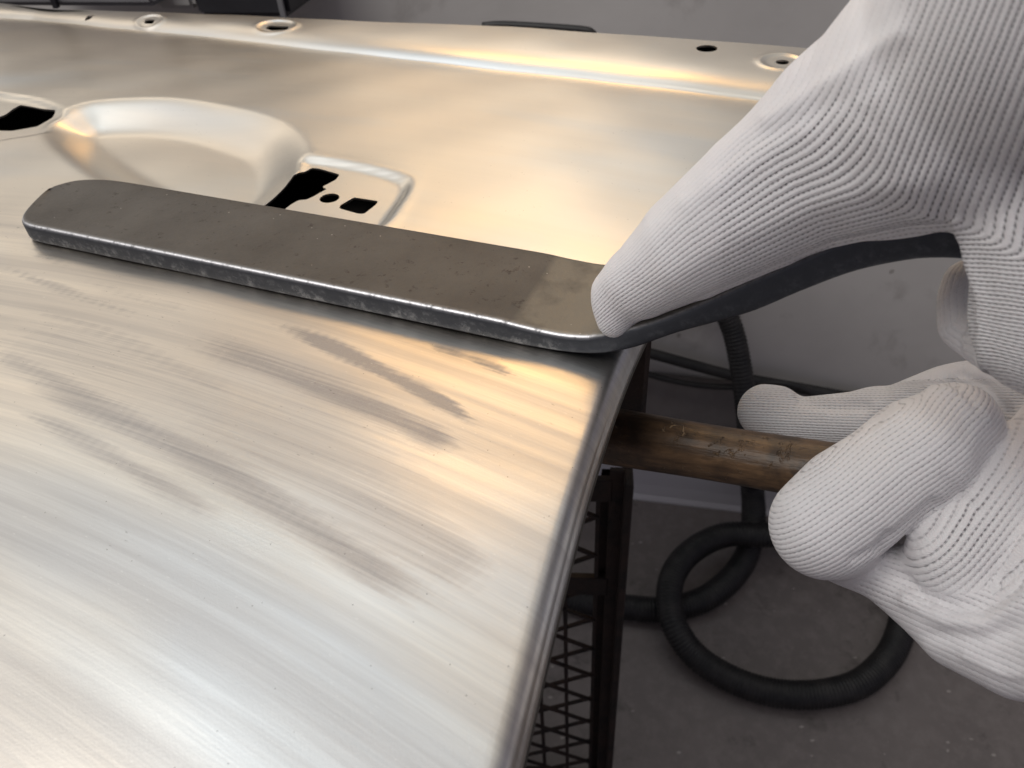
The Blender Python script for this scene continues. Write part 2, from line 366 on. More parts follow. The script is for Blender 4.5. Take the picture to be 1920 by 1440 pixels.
c2, a_, b_ = wall_box('wall_cabinet', -60, 290, 12, .01, .12, .11, GREYPL, 'grey cabinet at the upper left corner beyond the panel', 'cabinet')
bm = bmesh.new(); q = (a_*.5+b_*.5) + wn*.003 - np.array(c2.location); box_between(bm, q, q + np.array([0, 0, .10]), .004, .006); from_bm('door_edge', bm, DARKPL, c2)
c3, a_, b_ = wall_box('plastic_box', 292, 366, 18, .01, .09, .12, PALE, 'small pale plastic box between the grey and black cabinets', 'box')
bm = bmesh.new(); q = (a_+b_)/2 + wn*.002 - np.array(c3.location) + np.array([0, 0, .06]); box_between(bm, q-wd*.02, q+wd*.02, .006, .006); from_bm('latch', bm, GREYPL, c3)

# tool tray lip seen past the flange
P_ = catmull([wallpt(905, 49, .05), wallpt(950, 47, .05), wallpt(1080, 55, .05), wallpt(1110, 62, .05), wallpt(1116, 80, .05)], 6)
V, F = tube(P_, .0035, 10); o = obj('bent_wire', V, F, WIRE_AND_SHADE); tag(o, 'thin dark bent wire showing above the far flange of the panel', 'wire')
# dark tubes added along the panel's shadow lines on the wall
def shade_tube(pts, rad, label, grp=None):
    P_ = catmull([wallpt(x, y, o_) for x, y, o_ in pts], 10); V, F = tube(P_, rad, 10)
    o = obj('shade_tube', V, F, WIRE_AND_SHADE); tag(o, label, 'shade_tube', grp); return o
shade_tube([(1100, 640, .02), (1200, 658, .02), (1290, 682, .02), (1390, 708, .02), (1500, 728, .02), (1620, 752, .02), (1750, 790, .02), (1960, 840, .02)], .007, 'thicker black tube added along the panel shadow line on the wall', 'dark shade lines along the wall')
shade_tube([(1100, 660, .02), (1200, 697, .02), (1290, 719, .02), (1380, 726, .02), (1480, 720, .03), (1600, 770, .02), (1900, 860, .02)], .004, 'thin black tube added along a shadow line on the wall above the wooden handle', 'dark shade lines along the wall')

# ------------------------------------------------------------------ hose
def floorpt(x, y, z): return onz(x, y, FZ + z)
R_H = .0165
hp = [floorpt(1000, 1085, R_H), floorpt(1080, 1125, R_H), floorpt(1170, 1138, R_H), floorpt(1250, 1142, R_H), floorpt(1330, 1118, R_H), floorpt(1390, 1060, R_H+.004),
      floorpt(1412, 990, .05), floorpt(1410, 900, .10), at(1405, 830, .92), at(1400, 770, .91), at(1391, 700, .90), at(1374, 620, .89), at(1345, 560, .88), at(1300, 510, .88), at(1240, 470, .88)]
hp2 = [floorpt(1760, 880, R_H), floorpt(1640, 960, R_H+.01), floorpt(1520, 990, R_H*2+.016), floorpt(1440, 1003, R_H*3+.012), floorpt(1360, 1003, R_H*3+.01), floorpt(1295, 1035, R_H*3+.004), floorpt(1258, 1090, R_H*3), floorpt(1262, 1165, R_H*2+.008),
       floorpt(1310, 1235, R_H+.006), floorpt(1400, 1285, R_H), floorpt(1500, 1303, R_H), floorpt(1600, 1287, R_H), floorpt(1660, 1240, R_H), floorpt(1688, 1185, R_H), floorpt(1700, 1120, R_H), floorpt(1720, 1040, R_H), floorpt(1820, 980, R_H), floorpt(2050, 960, R_H)]
def hose(pts, label, taper=None):
    P_ = resample(catmull(pts, 14), .0011); n = len(P_); ph = np.arange(n) % 4
    rad = R_H*.93 + np.where(ph < 2, .0011, 0) 
    if taper: rad = rad*np.interp(np.arange(n)/n, *taper)
    V, F = tube(P_, rad, 20); o = obj('air_hose', V, F, HOSE); tag(o, label, 'hose', 'black corrugated hose lengths'); return o
hose(hp, 'black corrugated hose rising from the floor past the wall', ([0, .45, .6, 1], [1, 1, .78, .74]))
hose(hp2, 'black corrugated hose lying in an open loop on the floor')

# ------------------------------------------------------------------ crate / stand with triangular lattice
ST = empty('lattice_stand', (0, 0, 0)); tag(ST, 'rusty dark stand side with triangular lattice under the panel edge', 'stand')
s0 = onz(1146, 1475, FZ); dep = s0 @ np.array([0, 1., 0])
gx = np.array([math.cos(.12), -math.sin(.12), 0.]); gn = np.array([-gx[1], gx[0], 0.])   # lattice plane
def sp(x, y): return onp(x, y, s0, gn)
top = sp(1150, 935)
def bar(name, a_, b_, w, t, mat=RUST): 
    bm = bmesh.new(); box_between(bm, a_, b_, w, t, up=tuple(gn)); bmesh.ops.bevel(bm, geom=list(bm.edges), offset=min(w, t)*.15, segments=1, affect='EDGES'); return from_bm(name, bm, mat, ST)
zt = top[2]; xr = sp(1160, 1150) @ gx
def L(gxv, z): q = s0 + gx*(gxv - s0@gx); q[2] = z; return q
# right corner post: angle iron
bar('post', L(xr, FZ), L(xr, zt+.03), .006, .03)
bar('post', L(xr-.007, FZ), L(xr-.007, zt+.03), .010, .004)
xl = xr-.30
sx = xr - .019; z0 = FZ+.035
bar('rail', L(xl, FZ+.018), L(xr-.01, FZ+.018), .036, .006)
zm = sp(1100, 1095)[2]
bar('rail', L(xl, zm), L(xr-.01, zm), .022, .006)
bar('rail', L(xl, zt+.01), L(xr-.01, zt+.01), .022, .006)
# side skin strip left of post with ragged inner edge
bm = bmesh.new(); n = 60; prev = None
for i in range(n+1):
    z = FZ + (zt+.02-FZ)*i/n; q0 = L(xr-.010, z); q1 = L(xr-.017-.003*(abs((i % 8)-4)/4), z); off = gn*.006
    cur = [bm.verts.new(Vector(q0+off)), bm.verts.new(Vector(q1+off)), bm.verts.new(Vector(q1+off*1.5)), bm.verts.new(Vector(q0+off*1.5))]
    if prev:
        for k in range(4): bm.faces.new((prev[k], prev[(k+1) % 4], cur[(k+1) % 4], cur[k]))
    prev = cur
from_bm('side_plate', bm, RUST, ST)
ph = .0265; cw = ph*2/math.sqrt(3)*.87
k = 0
while sx - k*ph*.9 > xl:
    x = sx - k*ph*.9
    bar('lattice_bar', L(x, FZ+.036), L(x, zm-.011), .0034, .004); bar('lattice_bar', L(x, zm+.011), L(x, zt), .0034, .004)
    k += 1
def clip(a_, b_, zlo, zhi):
    (xa, za), (xb, zb) = a_, b_
    if za > zb: xa, za, xb, zb = xb, zb, xa, za
    def at_(z): return xa + (xb-xa)*(z-za)/(zb-za)
    lo, hi = max(za, zlo), min(zb, zhi)
    return ((at_(lo), lo), (at_(hi), hi)) if hi-lo > .004 else None
slope = .62; width = sx-xl
for (zlo, zhi) in ((FZ+.036, zm-.011), (zm+.011, zt)):
    for sgn in (1, -1):
        z = zlo - width*slope - .02
        while z < zhi + width*slope:
            if sgn > 0: seg = clip((xl, z), (sx, z+width*slope), zlo, zhi)
            else: seg = clip((xl, z+width*slope+.0), (sx, z), zlo, zhi)
            if seg:
                (xa, za), (xb, zb) = seg
                bar('lattice_bar', L(xa, za)+gn*.002*sgn, L(xb, zb)+gn*.002*sgn, .0030, .003)
            z += ph*slope*2.7
# second, far side post and the brown upright under the panel corner
ub = at(1172, 850, .40); ut = ub.copy(); ut[2] = -.02; bar('upright', ub, ut, .016, .016)

# ------------------------------------------------------------------ door panel
E1 = np.array([.925, -.380, 0.]); E1 /= np.linalg.norm(E1); E2 = np.array([-E1[1], E1[0], 0.])
def ab(P): return P@E1, P@E2
def pxy(pts, z=0.): return np.array([onz(x, y, z) for x, y in pts])
FH = .006
edge_px = [(1004, 1310), (1030, 1200), (1075, 1020), (1105, 900), (1150, 770), (1185, 660)]
eP = list(pxy(edge_px)); d0 = eP[0]-eP[1]; d0 = d0/np.linalg.norm(d0)
eP = [eP[0]+d0*.35, eP[0]+d0*.15, eP[0]+d0*.05] + eP
eP += [onz(1262, 520), onz(1400, 330, .002), onz(1570, 92, FH), onz(1590, 60, FH)]
ea, eb = ab(np.array(eP)); order = np.argsort(eb); eb = eb[order]; ea = ea[order]
far = pxy([(-200, -5), (0, 4), (100, 14), (300, 22), (560, 35), (960, 52), (1300, 75), (1560, 95)], FH); fa, fb = ab(far)
fo = np.argsort(fa); fa, fb = fa[fo], fb[fo]
def far_b(a_): return np.interp(a_, fa, fb)
def seg_sd(P2, poly, closed=True):
    """signed distance (positive inside) to polygon, 2D"""
    P2 = P2[:, None, :]; A_ = poly; B_ = np.roll(poly, -1, 0)
    if not closed: A_ = poly[:-1]; B_ = poly[1:]
    e = B_-A_; w = P2 - A_[None]; t = np.clip((w*e).sum(-1)/(e*e).sum(-1), 0, 1)
    dist = np.linalg.norm(w - t[..., None]*e, axis=-1).min(1)
    if not closed: return dist, None
    x, y = P2[..., 0], P2[..., 1]; c1 = (A_[:, 1] <= y) != (B_[:, 1] <= y)
    xi = A_[:, 0] + (y-A_[:, 1])*(e[:, 0])/(np.where(e[:, 1] == 0, 1e-12, e[:, 1])); ins = ((c1 & (x < xi)).sum(1) % 2) == 1
    return np.where(ins, dist, -dist)
def chunk_sd(P2, poly, margin):
    out = np.full(len(P2), -margin*2.); lo = poly.min(0)-margin; hi = poly.max(0)+margin
    mk = ((P2 >= lo) & (P2 <= hi)).all(1); 
    if mk.any(): out[mk] = seg_sd(P2[mk], poly)
    return out
def smooth(x): x = np.clip(x, 0, 1); return x*x*(3-2*x)
def closed_curve(px, z=0, n=6):
    P_ = pxy(px, z)[:, :2]; Q = np.vstack([P_[-1], P_, P_[:2]]); out = []
    for i in range(len(P_)):
        p0, p1, p2, p3 = Q[i:i+4]
        for t in np.linspace(0, 1, n, endpoint=False):
            out.append(.5*((2*p1)+(-p0+p2)*t+(2*p0-5*p1+4*p2-p3)*t*t+(-p0+3*p1-3*p2+p3)*t**3))
    return np.array(out)
bowl = closed_curve([(78, 236), (128, 206), (190, 190), (300, 186), (400, 197), (500, 222), (548, 246), (570, 285), (556, 335), (500, 385), (400, 420), (290, 400), (200, 345), (120, 290)])
pad = closed_curve([(552, 292), (600, 292), (680, 306), (752, 326), (772, 345), (750, 385), (715, 425), (640, 450), (500, 425), (470, 385), (535, 345)])
pad2 = closed_curve([(-110, 150), (0, 172), (60, 182), (110, 198), (122, 214), (95, 240), (40, 256), (-110, 262)])
crease_px = [(-300, 20), (60, 34), (125, 41), (350, 62), (600, 91), (850, 119), (1100, 146), (1310, 172), (1460, 190), (1600, 205)]
crease = pxy(crease_px); ca, cb = ab(crease)
def crease_b(a_): return np.interp(a_, ca, cb)
rims = [(onz(517, 47, FH)[:2], .016, .011, .0008), (onz(279, 32, FH)[:2], .012, .008, .0007), (onz(1467, 116, FH)[:2], .0125, .0125, .0008)]
_bb = np.linspace(-.35, .75, 1101); _ee = np.interp(_bb, eb, ea); _k = np.exp(-.5*(np.arange(-60, 61)/22.)**2); _k /= _k.sum(); _lin = np.polyfit(_bb, _ee, 1)
_ee = np.where((_bb < eb[0]), ea[0]+(_bb-eb[0])*(ea[3]-ea[0])/(eb[3]-eb[0]), _ee); _res = np.convolve(np.pad(_ee, 60, mode='edge'), _k, 'valid')
ea_of = lambda b_: np.interp(b_, _bb, _res)
def height(P2):
    a_, b_ = P2@E1[:2], P2@E2[:2]; z = np.zeros(len(P2))
    # flange past the crease: sharp foot, rounded shoulder
    tt = b_ - crease_b(a_); z += np.where(tt > 0, FH*1.08*(1-np.exp(-np.maximum(tt, 0)/.011)), 0)
    z += np.where(tt <= 0, -.0012*np.exp(np.minimum(tt, 0)/.010), -.0012*np.exp(-np.maximum(tt, 0)/.003))
    sd = chunk_sd(P2, bowl, .02); z -= .0125*smooth((sd+.004)/.032)**.9
    sdb = smooth(-sd/.012+0)  # outside weight
    s2 = chunk_sd(P2, pad, .02); z -= .0028*smooth((s2)/.005)*smooth(-sd/.006+.6)
    z += .0003*np.exp(-((s2+.002)/.0030)**2)*smooth(-sd/.004)
    s3 = chunk_sd(P2, pad2, .02); z -= .0028*smooth(s3/.005)*smooth(-sd/.006+.6)
    for c, rx, ry, h in rims:
        q = P2-c; rr = np.sqrt(((q@E1[:2])/rx)**2 + ((q@E2[:2])/ry)**2); z += h*np.exp(-((rr-1)/.16)**2) - h*.6*smooth((1-rr)/.2)
    # slight pressing waviness of a real stamped sheet
    z += .00028*np.sin(a_*31+b_*9)*np.sin(b_*27-a_*7+1.)*(1-.7*smooth((a_-ea_of(b_)+.05)/.03)) + .00018*np.sin(a_*83+1)*np.sin(b_*71)
    z -= .16*np.maximum(0, .16-b_)**2      # gentle crown towards the near side
    return z
CB = float(crease_b(np.array([-.1]))[0]); FB = float(far_b(-.1)); print('crease', CB, 'far', FB)
bs = np.concatenate([np.arange(-.22, .04, .005), np.arange(.04, .14, .0024), np.arange(.14, .36, .0024), np.linspace(.36, CB-.012, 62)[:-1], np.linspace(CB-.012, CB, 9)[:-1], np.linspace(CB, CB+.03, 28)[:-1], np.linspace(CB+.03, FB, 34)])
RR = .0054
# last row must be the far edge: warp rows so that b runs to far_b(a)
NB = len(bs); bn = (bs-bs[0])/(bs[-1]-bs[0])
ds = np.concatenate([np.arange(0, .03, .0016), np.arange(.03, .62, .0021), np.arange(.62, .8, .006)])
roll = [(RR*math.sin(t)-0, -RR*(1-math.cos(t))) for t in np.linspace(math.radians(80), math.radians(10), 8)]
rows = []
cols = [(RR+.0010, -RR-.0035), (RR+.0010, -RR-.0008), (RR+.0004, -RR+.0000), (RR-.0002, -RR+.0012)] + roll + [(-d, 0) for d in ds]
cd = np.array(cols); NC = len(cd)
A2 = np.zeros((NB, NC)); B2 = np.zeros((NB, NC))
for j in range(NB):
    for it in range(1): pass

b0 = bs[0]
# first guess of a with nominal b, then exact far edge
bmax0 = np.interp(0, fa, fb)
for j in range(NB):
    bj = bs[j]; an = ea_of(bj) - RR - .0016 + cd[:, 0]
    if bj > .40:
        for it in range(3):
            cbx = crease_b(an); fbx = far_b(an)
            bb = np.where(bj <= CB, .40+(cbx-.40)*(bj-.40)/(CB-.40), cbx+(fbx-cbx)*(bj-CB)/(FB-CB)); an = ea_of(bb) - RR - .0016 + cd[:, 0]
    else: bb = np.full(NC, bj)
    A2[j] = an; B2[j] = bb
P2 = (A2.ravel()[:, None]*E1[None, :2] + B2.ravel()[:, None]*E2[None, :2])
Z = height(P2); Z += np.tile(cd[:, 1], NB)
V = np.column_stack([P2, Z]); idx = np.arange(NB*NC).reshape(NB, NC)
F = np.stack([idx[:-1, :-1], idx[1:, :-1], idx[1:, 1:], idx[:-1, 1:]], -1).reshape(-1, 4)
nv = len(V); TH = .0011
# closed sheet: offset bottom
Vb = V.copy(); Vb[:, 2] -= TH; ebk = np.tile((cd[:, 0] > 0), NB); Vb[ebk, :2] -= E1[None, :2]*TH
per = np.concatenate([idx[0, :], idx[1:, -1], idx[-1, -2::-1], idx[-2:0:-1, 0]]); pn = np.roll(per, -1)
Fs = np.stack([per, per+nv, pn+nv, pn], -1)
PV = np.vstack([V, Vb]); PF = np.vstack([F[:, ::-1], F+nv, Fs])
# sanding sweep coordinates: polar about a point below left of the panel
cen = np.array([-.53, -.61])
q = PV[:, :2]-cen; rad_ = np.linalg.norm(q, axis=1); ang = np.arctan2(q[:, 1], q[:, 0])
sweep = np.stack([rad_, ang*.9], 1)
pa, pb = PV[:, :2]@E1[:2], PV[:, :2]@E2[:2]
sdb = chunk_sd(PV[:, :2], bowl, .03)
# sanded zone: on the near side of the spoon line
spa, spb = ab(onz(300, 420)); sanded = .12 + .88*smooth((spb+.02-pb)/.05)
def stroke(px, w0_, w1_, amp, soft=1.):
    P_ = pxy(px)[:, :2]; L_ = catmull(np.column_stack([P_, np.zeros(len(P_))]), 8)[:, :2]
    out = np.zeros(len(PV)); mk = pb < .36; Q = PV[mk][:, :2]
    D = np.linalg.norm(Q[:, None]-L_[None], axis=-1); k = D.argmin(1); d = D.min(1); w = w0_ + (w1_-w0_)*k/(len(L_)-1)
    fk = k/(len(L_)-1.); fade = smooth(fk/.3+.1)*(1-.55*smooth((fk-.82)/.18)); w = w*(1+.12*np.sin(fk*17+len(px)*3))
    out[mk] = amp*fade*np.exp(-(d/w)**(2.4*soft)); return out
smear = np.zeros(len(PV))
for s_ in [stroke([(-100, 560), (100, 640), (350, 730), (600, 830), (850, 990)], .028, .022, .46), stroke([(200, 640), (400, 770), (600, 880), (800, 1010), (930, 1120)], .017, .013, .52),
           stroke([(470, 585), (600, 640), (720, 698), (820, 748), (900, 797)], .0050, .0038, 1.),
           stroke([(250, 590), (420, 655), (560, 705), (700, 765), (800, 812), (880, 852)], .0105, .0055, .78),
           stroke([(780, 640), (880, 670), (975, 712)], .0028, .0032, .8),
           stroke([(120, 640), (300, 720), (450, 795), (600, 860), (760, 950), (850, 1010)], .011, .008, .52),
           stroke([(-40, 660), (80, 715), (180, 765), (330, 835), (450, 905), (600, 1000), (720, 1080), (850, 1150)], .0075, .006, .72),
           stroke([(0, 745), (110, 800), (230, 865), (330, 925), (430, 985)], .0046, .0040, .62),
           stroke([(0, 560), (150, 605), (330, 690), (480, 760)], .008, .007, .55),
           stroke([(-60, 470), (60, 520), (160, 560), (300, 610)], .004, .004, .6),
           stroke([(-60, 640), (60, 690), (180, 750), (300, 810)], .006, .005, .6),
           stroke([(300, 1060), (420, 1130), (560, 1220), (700, 1310)], .003, .003, .3),
           stroke([(100, 1020), (300, 1130), (480, 1250)], .003, .003, .45),
           stroke([(20, 440), (120, 500), (260, 560), (400, 590)], .005, .006, .45)]:
    smear = np.maximum(smear, s_)
DP = empty('door_panel', Vector(onz(600, 700))); tag(DP, 'bare brushed metal car door panel lying flat with handle recess and holes', 'car door')
loc = np.array(DP.location)
skin = obj('outer_skin', PV-loc, PF, PANEL, DP, True, None, {'sweep': sweep, 'marks': np.stack([smear, sanded], 1)})
# hole cutters
bm = bmesh.new()
def cutter(pts3, depth=.03):
    pts3 = [np.array([p_[0], p_[1], 0]) - np.array([loc[0], loc[1], 0]) for p_ in pts3]
    lo = [bm.verts.new((p_[0], p_[1], -depth)) for p_ in pts3]; hi = [bm.verts.new((p_[0], p_[1], .03)) for p_ in pts3]; n_ = len(lo)
    bm.faces.new(lo[::-1]); bm.faces.new(hi)
    for i in range(n_): j = (i+1) % n_; bm.faces.new((lo[i], lo[j], hi[j], hi[i]))
def rounded(px, z, r=.0012):
    P_ = pxy(px, z)[:, :2]; out = []; n_ = len(P_)
    for i in range(n_):
        p_ = P_[i]; a_ = P_[i-1]-p_; b_ = P_[(i+1) % n_]-p_; la = np.linalg.norm(a_); lb = np.linalg.norm(b_); rr = min(r, la*.4, lb*.4)
        s_ = p_+a_/la*rr; e_ = p_+b_/lb*rr
        for t in (0, .33, .66, 1): out.append((1-t)**2*s_+2*t*(1-t)*p_+t*t*e_)
    return out
def circ(x, y, rpx, z, asp=1.):
    c = onz(x, y, z); r = np.linalg.norm(onz(x+rpx, y, z)-c)
    return [c[:2] + r*(math.cos(t)*E1[:2] + math.sin(t)*asp*E2[:2]) for t in np.arange(28)*2*math.pi/28]
cutter(rounded([(-60, 222), (0, 220), (12, 215), (24, 206), (38, 198), (52, 200), (106, 210), (98, 222), (70, 238), (22, 246), (-60, 244)], -.003))
cutter(rounded([(478, 386), (510, 366), (535, 346), (550, 329), (570, 323), (584, 314), (600, 316), (637, 327), (630, 337), (604, 351), (613, 355), (600, 362), (588, 369), (575, 375), (560, 376), (546, 384), (530, 396), (480, 405)], -.003))
cutter(circ(618, 372, 18, -.003))
cutter(rounded([(664, 370), (709, 377), (706, 383), (683, 401), (672, 401), (636, 391), (638, 385)], -.003))
cutter(rounded([(153, 27), (162, 23), (176, 22), (166, 26)], FH, .0015))
cutter(rounded([(266, 34), (272, 30), (289, 31), (284, 35)], FH, .002))
cutter(rounded([(496, 49), (504, 45), (542, 47), (538, 52), (508, 52)], FH, .002))
cutter(circ(1325, 92, 20, FH)); cutter(circ(1467, 116, 12.5, FH))
bmesh.ops.recalc_face_normals(bm, faces=bm.faces); cut = from_bm('cutter', bm, UNDER)
cut.location = (loc[0], loc[1], 0)
bmod = skin.modifiers.new('cut', 'BOOLEAN'); bmod.object = cut; bmod.operation = 'DIFFERENCE'; bmod.solver = 'EXACT'
bpy.context.view_layer.update(); dg = bpy.context.evaluated_depsgraph_get()
me2 = bpy.data.meshes.new_from_object(skin.evaluated_get(dg)); skin.modifiers.clear(); skin.data = me2
bpy.data.objects.remove(cut)
me2.set_sharp_from_angle(angle=math.radians(50))
# near-black sheet added below to keep the holes dark, with return along the edge
bm = bmesh.new(); pts = []
for bj in np.linspace(-.2, .575, 40): a_ = ea_of(bj)-.035; pts.append(E1*a_+E2*min(bj, far_b(a_)-.004))
def zin(b_): return -.030 + .023*float(smooth((b_-.45)/.04))
q0 = [bm.verts.new(Vector(p_*1 + np.array([0, 0, zin(p_@E2)]) - loc)) for p_ in pts]
def inner_left(p_):
    p2 = p_ - E1*.7; bl = min(p_@E2, far_b(p2@E1)-.004); return E1*(p2@E1)+E2*bl
q1 = [bm.verts.new(Vector(inner_left(p_) + np.array([0, 0, zin(p_@E2)]) - loc)) for p_ in pts]
q2 = [bm.verts.new(Vector(p_ + E1*.012 + np.array([0, 0, -.014]) - loc)) for p_ in pts]
for i in range(len(pts)-1): bm.faces.new((q1[i], q0[i], q0[i+1], q1[i+1])); bm.faces.new((q0[i], q2[i], q2[i+1], q0[i+1]))
from_bm('hole_backing', bm, UNDER, DP, True)
bm = bmesh.new(); prev = None
for a_ in np.linspace(-.75, float(ea_of(.55))+.02, 60):
    b_ = float(far_b(a_))-.0015; q = E1*a_+E2*b_; cur = [bm.verts.new(Vector(q+np.array([0, 0, z_])-loc)) for z_ in (FH-.0012, -.022)] + [bm.verts.new(Vector(q-E2*.0012+np.array([0, 0, z_])-loc)) for z_ in (-.022, FH-.0012)]
    if prev:
        for k in range(4): bm.faces.new((prev[k], prev[(k+1) % 4], cur[(k+1) % 4], cur[k]))
    prev = cur
from_bm('rear_hole_backing', bm, UNDER, DP)  # strip added behind the flange holes so they stay dark
# folded hem: rounded strip tucked under the rolled edge
hem = []
for bj in np.linspace(-.2, .36, 90): a_ = ea_of(bj)-.0024; z_ = -RR-.0046; hem.append(E1*a_+E2*bj+np.array([0, 0, z_ + float(height(np.array([(E1*a_+E2*bj)[:2]]))[0])]))
HM = mat_simple('hem_sealer', (.10, .095, .085), (.16, .15, .13), 80, .5, .6)
V, F = tube(np.array(hem)-loc, .0022, 8); o = obj('hem', V, F, HM, DP)

# ------------------------------------------------------------------ body spoon
SA = onz(46, 452); SB = onz(1000, 655); sdv = (SB-SA)/np.linalg.norm(SB-SA); snv = np.cross([0, 0, 1.], sdv)   # across, away from camera
if snv[1] < 0: snv = -snv
def prof_pts(px): 
    out = []
    for x, y in px: X = onp(x, y, SA, snv); out.append(((X-SA)@sdv, X[2]))
    return np.array(out)
botp = prof_pts([(46, 455), (300, 507), (500, 553), (700, 598), (900, 638), (1000, 653), (1100, 665), (1180, 656), (1270, 626), (1400, 590), (1500, 549), (1600, 512), (1700, 491), (1760, 487), (1820, 490), (1900, 500), (1980, 515)])
topp = prof_pts([(40, 415), (300, 468), (500, 517), (700, 562), (900, 606), (1000, 622), (1060, 630), (1115, 631), (1200, 612), (1310, 572), (1400, 532), (1500, 489), (1600, 447), (1700, 425), (1800, 421), (1900, 430), (1980, 440)])
print('spoon bottom', botp.round(3).tolist()); print('spoon top', topp.round(3).tolist())
botp[:6, 1] = .0006
LT = .42; ss = np.concatenate([-.012+.047*np.linspace(0, 1, 40)**2, np.linspace(.037, min(botp[-1, 0], topp[-1, 0]), 130)])
def sm_interp(x, P_):
    Q = catmull(np.column_stack([P_, np.zeros(len(P_))]), 8); return np.interp(x, Q[:, 0], Q[:, 1])
WID = .0480
NEARC = catmull([(-.0122, .0300, 0), (-.0112, .0255, 0), (-.0081, .0169, 0), (-.0044, .0090, 0), (-.0006, .0038, 0), (.0040, .0010, 0), (.0100, 0, 0), (.02, 0, 0)], 10)[:, :2]
FARC = catmull([(-.0122, .0305, 0), (-.0106, .0362, 0), (-.0049, .0427, 0), (.0053, .0464, 0), (.0200, .0479, 0), (.05, .0480, 0)], 10)[:, :2]; NS = 28; V = []; worn = []; side = []; bend = []; low = []
for s_ in ss:
    zb = sm_interp(s_, botp); zt_ = sm_interp(s_, topp); 
    if s_ < .235: zt_ = zb + .0088
    zt_ = max(zt_, zb+.006) 
    if s_ >= .235 and s_ < .262:
        f_ = smooth((s_-.235)/.027); zt_ = (1-f_)*(zb+.0088)+f_*zt_
    # plan outline: near side straight, both corners of the free end rounded
    y0 = 0.; y1 = WID
    y0 = float(np.interp(s_, NEARC[:, 0], NEARC[:, 1])); y1 = float(np.interp(s_, FARC[:, 0], FARC[:, 1]))
    if y1-y0 < .004: c_ = (y0+y1)/2; y0 = c_-.002; y1 = c_+.002
    y1 = y1 - (WID-.030)*smooth((s_-.262)/.045)
    bev = .0013
    h_ = zt_-zb
    # tilt: far edge sits slightly lower into the sheet's contour on the bend
    ring = []
    pts_ = [(y0+bev, zb, 0, 1), (y0+bev*.3, zb+bev*.3, .0, 1), (y0, zb+bev, 0, 1), (y0, zb+h_*.35, 0, 1), (y0, zb+h_*.6, 0, 1), (y0, zt_-bev*1.25, 0, 1), (y0+bev*.2, zt_-bev*.6, .25, 1), (y0+bev*.6, zt_-bev*.18, 1, .5), (y0+bev*1.2, zt_, .15, 0), (y0+bev*2.2, zt_, 0, 0)]
    nm = 7
    for k in range(1, nm):
        f_ = k/nm; yy = (y0+bev*2.2)*(1-f_) + (y1-bev*2.2)*f_
        dish = .0007*math.sin(math.pi*f_) if s_ < .26 else 0
        pts_.append((yy, zt_-dish, 0, 0))
    pts_ += [(y1-bev*2.2, zt_, 0, 0), (y1-bev, zt_-bev*.1, .0, 0), (y1-bev*.3, zt_-bev*.4, .12, 0), (y1, zt_-bev*1.2, 0, 1), (y1, zb+bev, 0, 1), (y1-bev*.3, zb+bev*.3, 0, 1), (y1-bev, zb, 0, 1)]
    for k in range(1, 5): f_ = k/5; pts_.append(((y1-bev)*(1-f_)+(y0+bev)*f_, zb, 0, 1))
    if len(pts_) != NS: NS = len(pts_)
    for y_, z_, w_, sd_ in pts_:
        V.append(SA + sdv*s_ + snv*y_ + np.array([0, 0, z_])); 
        worn.append(w_*(1 if s_ < .27 else .25)); side.append(sd_); low.append(float(1-smooth((z_-zb)/h_*1.5-.35))*(1 if s_ < .26 else .25)); bend.append(smooth((s_-.238)/.004)*(1-smooth((s_-.30)/.03)))
n_ = len(ss); V = np.array(V)
ctr0 = V[:NS].mean(0); ctr1 = V[-NS:].mean(0); F = []
for i in range(n_-1):
    for k in range(NS): k2 = (k+1) % NS; F.append((i*NS+k, i*NS+k2, (i+1)*NS+k2, (i+1)*NS+k))
V = np.vstack([V, ctr0, ctr1]); worn += [0, 0]; side += [1, 1]; bend += [0, 0]; low += [.5, .5]
for k in range(NS): k2 = (k+1) % NS; F.append((n_*NS, k2, k)); F.append((n_*NS+1, (n_-1)*NS+k, (n_-1)*NS+k2))
# small lift: rests on the panel
sp_o = obj('body_spoon', V-SA, F, SPOON, None, True, {'worn': worn, 'side': side, 'bend': bend, 'low': low}); sp_o.location = Vector(SA)
tag(sp_o, 'long dark forged steel panel beating spoon with upswept handle lying on the metal panel', 'body spoon')
bmn = bmesh.new(); bmn.from_mesh(sp_o.data); bmesh.ops.recalc_face_normals(bmn, faces=bmn.faces); bmn.to_mesh(sp_o.data); bmn.free()

# ------------------------------------------------------------------ hammer
HA = at(1040, 800, .335); HB = at(1640, 899, .288); HC = HB + (HB-HA)*.6
ax = (HB-HA)/np.linalg.norm(HB-HA)
P_ = resample(np.array([HA - ax*.03, HA, (HA+HB)/2, HB, HC]), .002); n_ = len(P_)
rad = np.interp(np.arange(n_)/n_, [0, .6, 1], [.0122, .0104, .0100])*(1+.02*np.sin(np.linspace(0, 9, n_))) ; V, F = tube(P_, rad, 32, True)
upv = np.array([0, 0, 1.]); 
ui = np.array([(i//32)*.002 for i in range(n_*32)]); vi = np.array([(i % 32)/32. for i in range(n_*32)])
vi = np.minimum(vi, 1-vi)*.07
V = np.array(V); V += (.00035*np.sin(ui*60+vi*200))[:, None]*upv
HMR = empty('hammer', Vector(HA)); tag(HMR, 'hammer with a worn brown wooden handle held below the panel edge', 'hammer')
obj('handle', V-HA, F, WOOD, HMR, True, None, {'grain': np.stack([vi, ui], 1)})
bm = bmesh.new(); c = -ax*.02
side_ = Vector(np.cross(ax, upv)).normalized()
for k, (o1, o2, r1) in enumerate([(-.042, -.030, .0135), (-.030, -.012, .009), (-.012, .012, .013), (.012, .045, .0085)]):
    pass
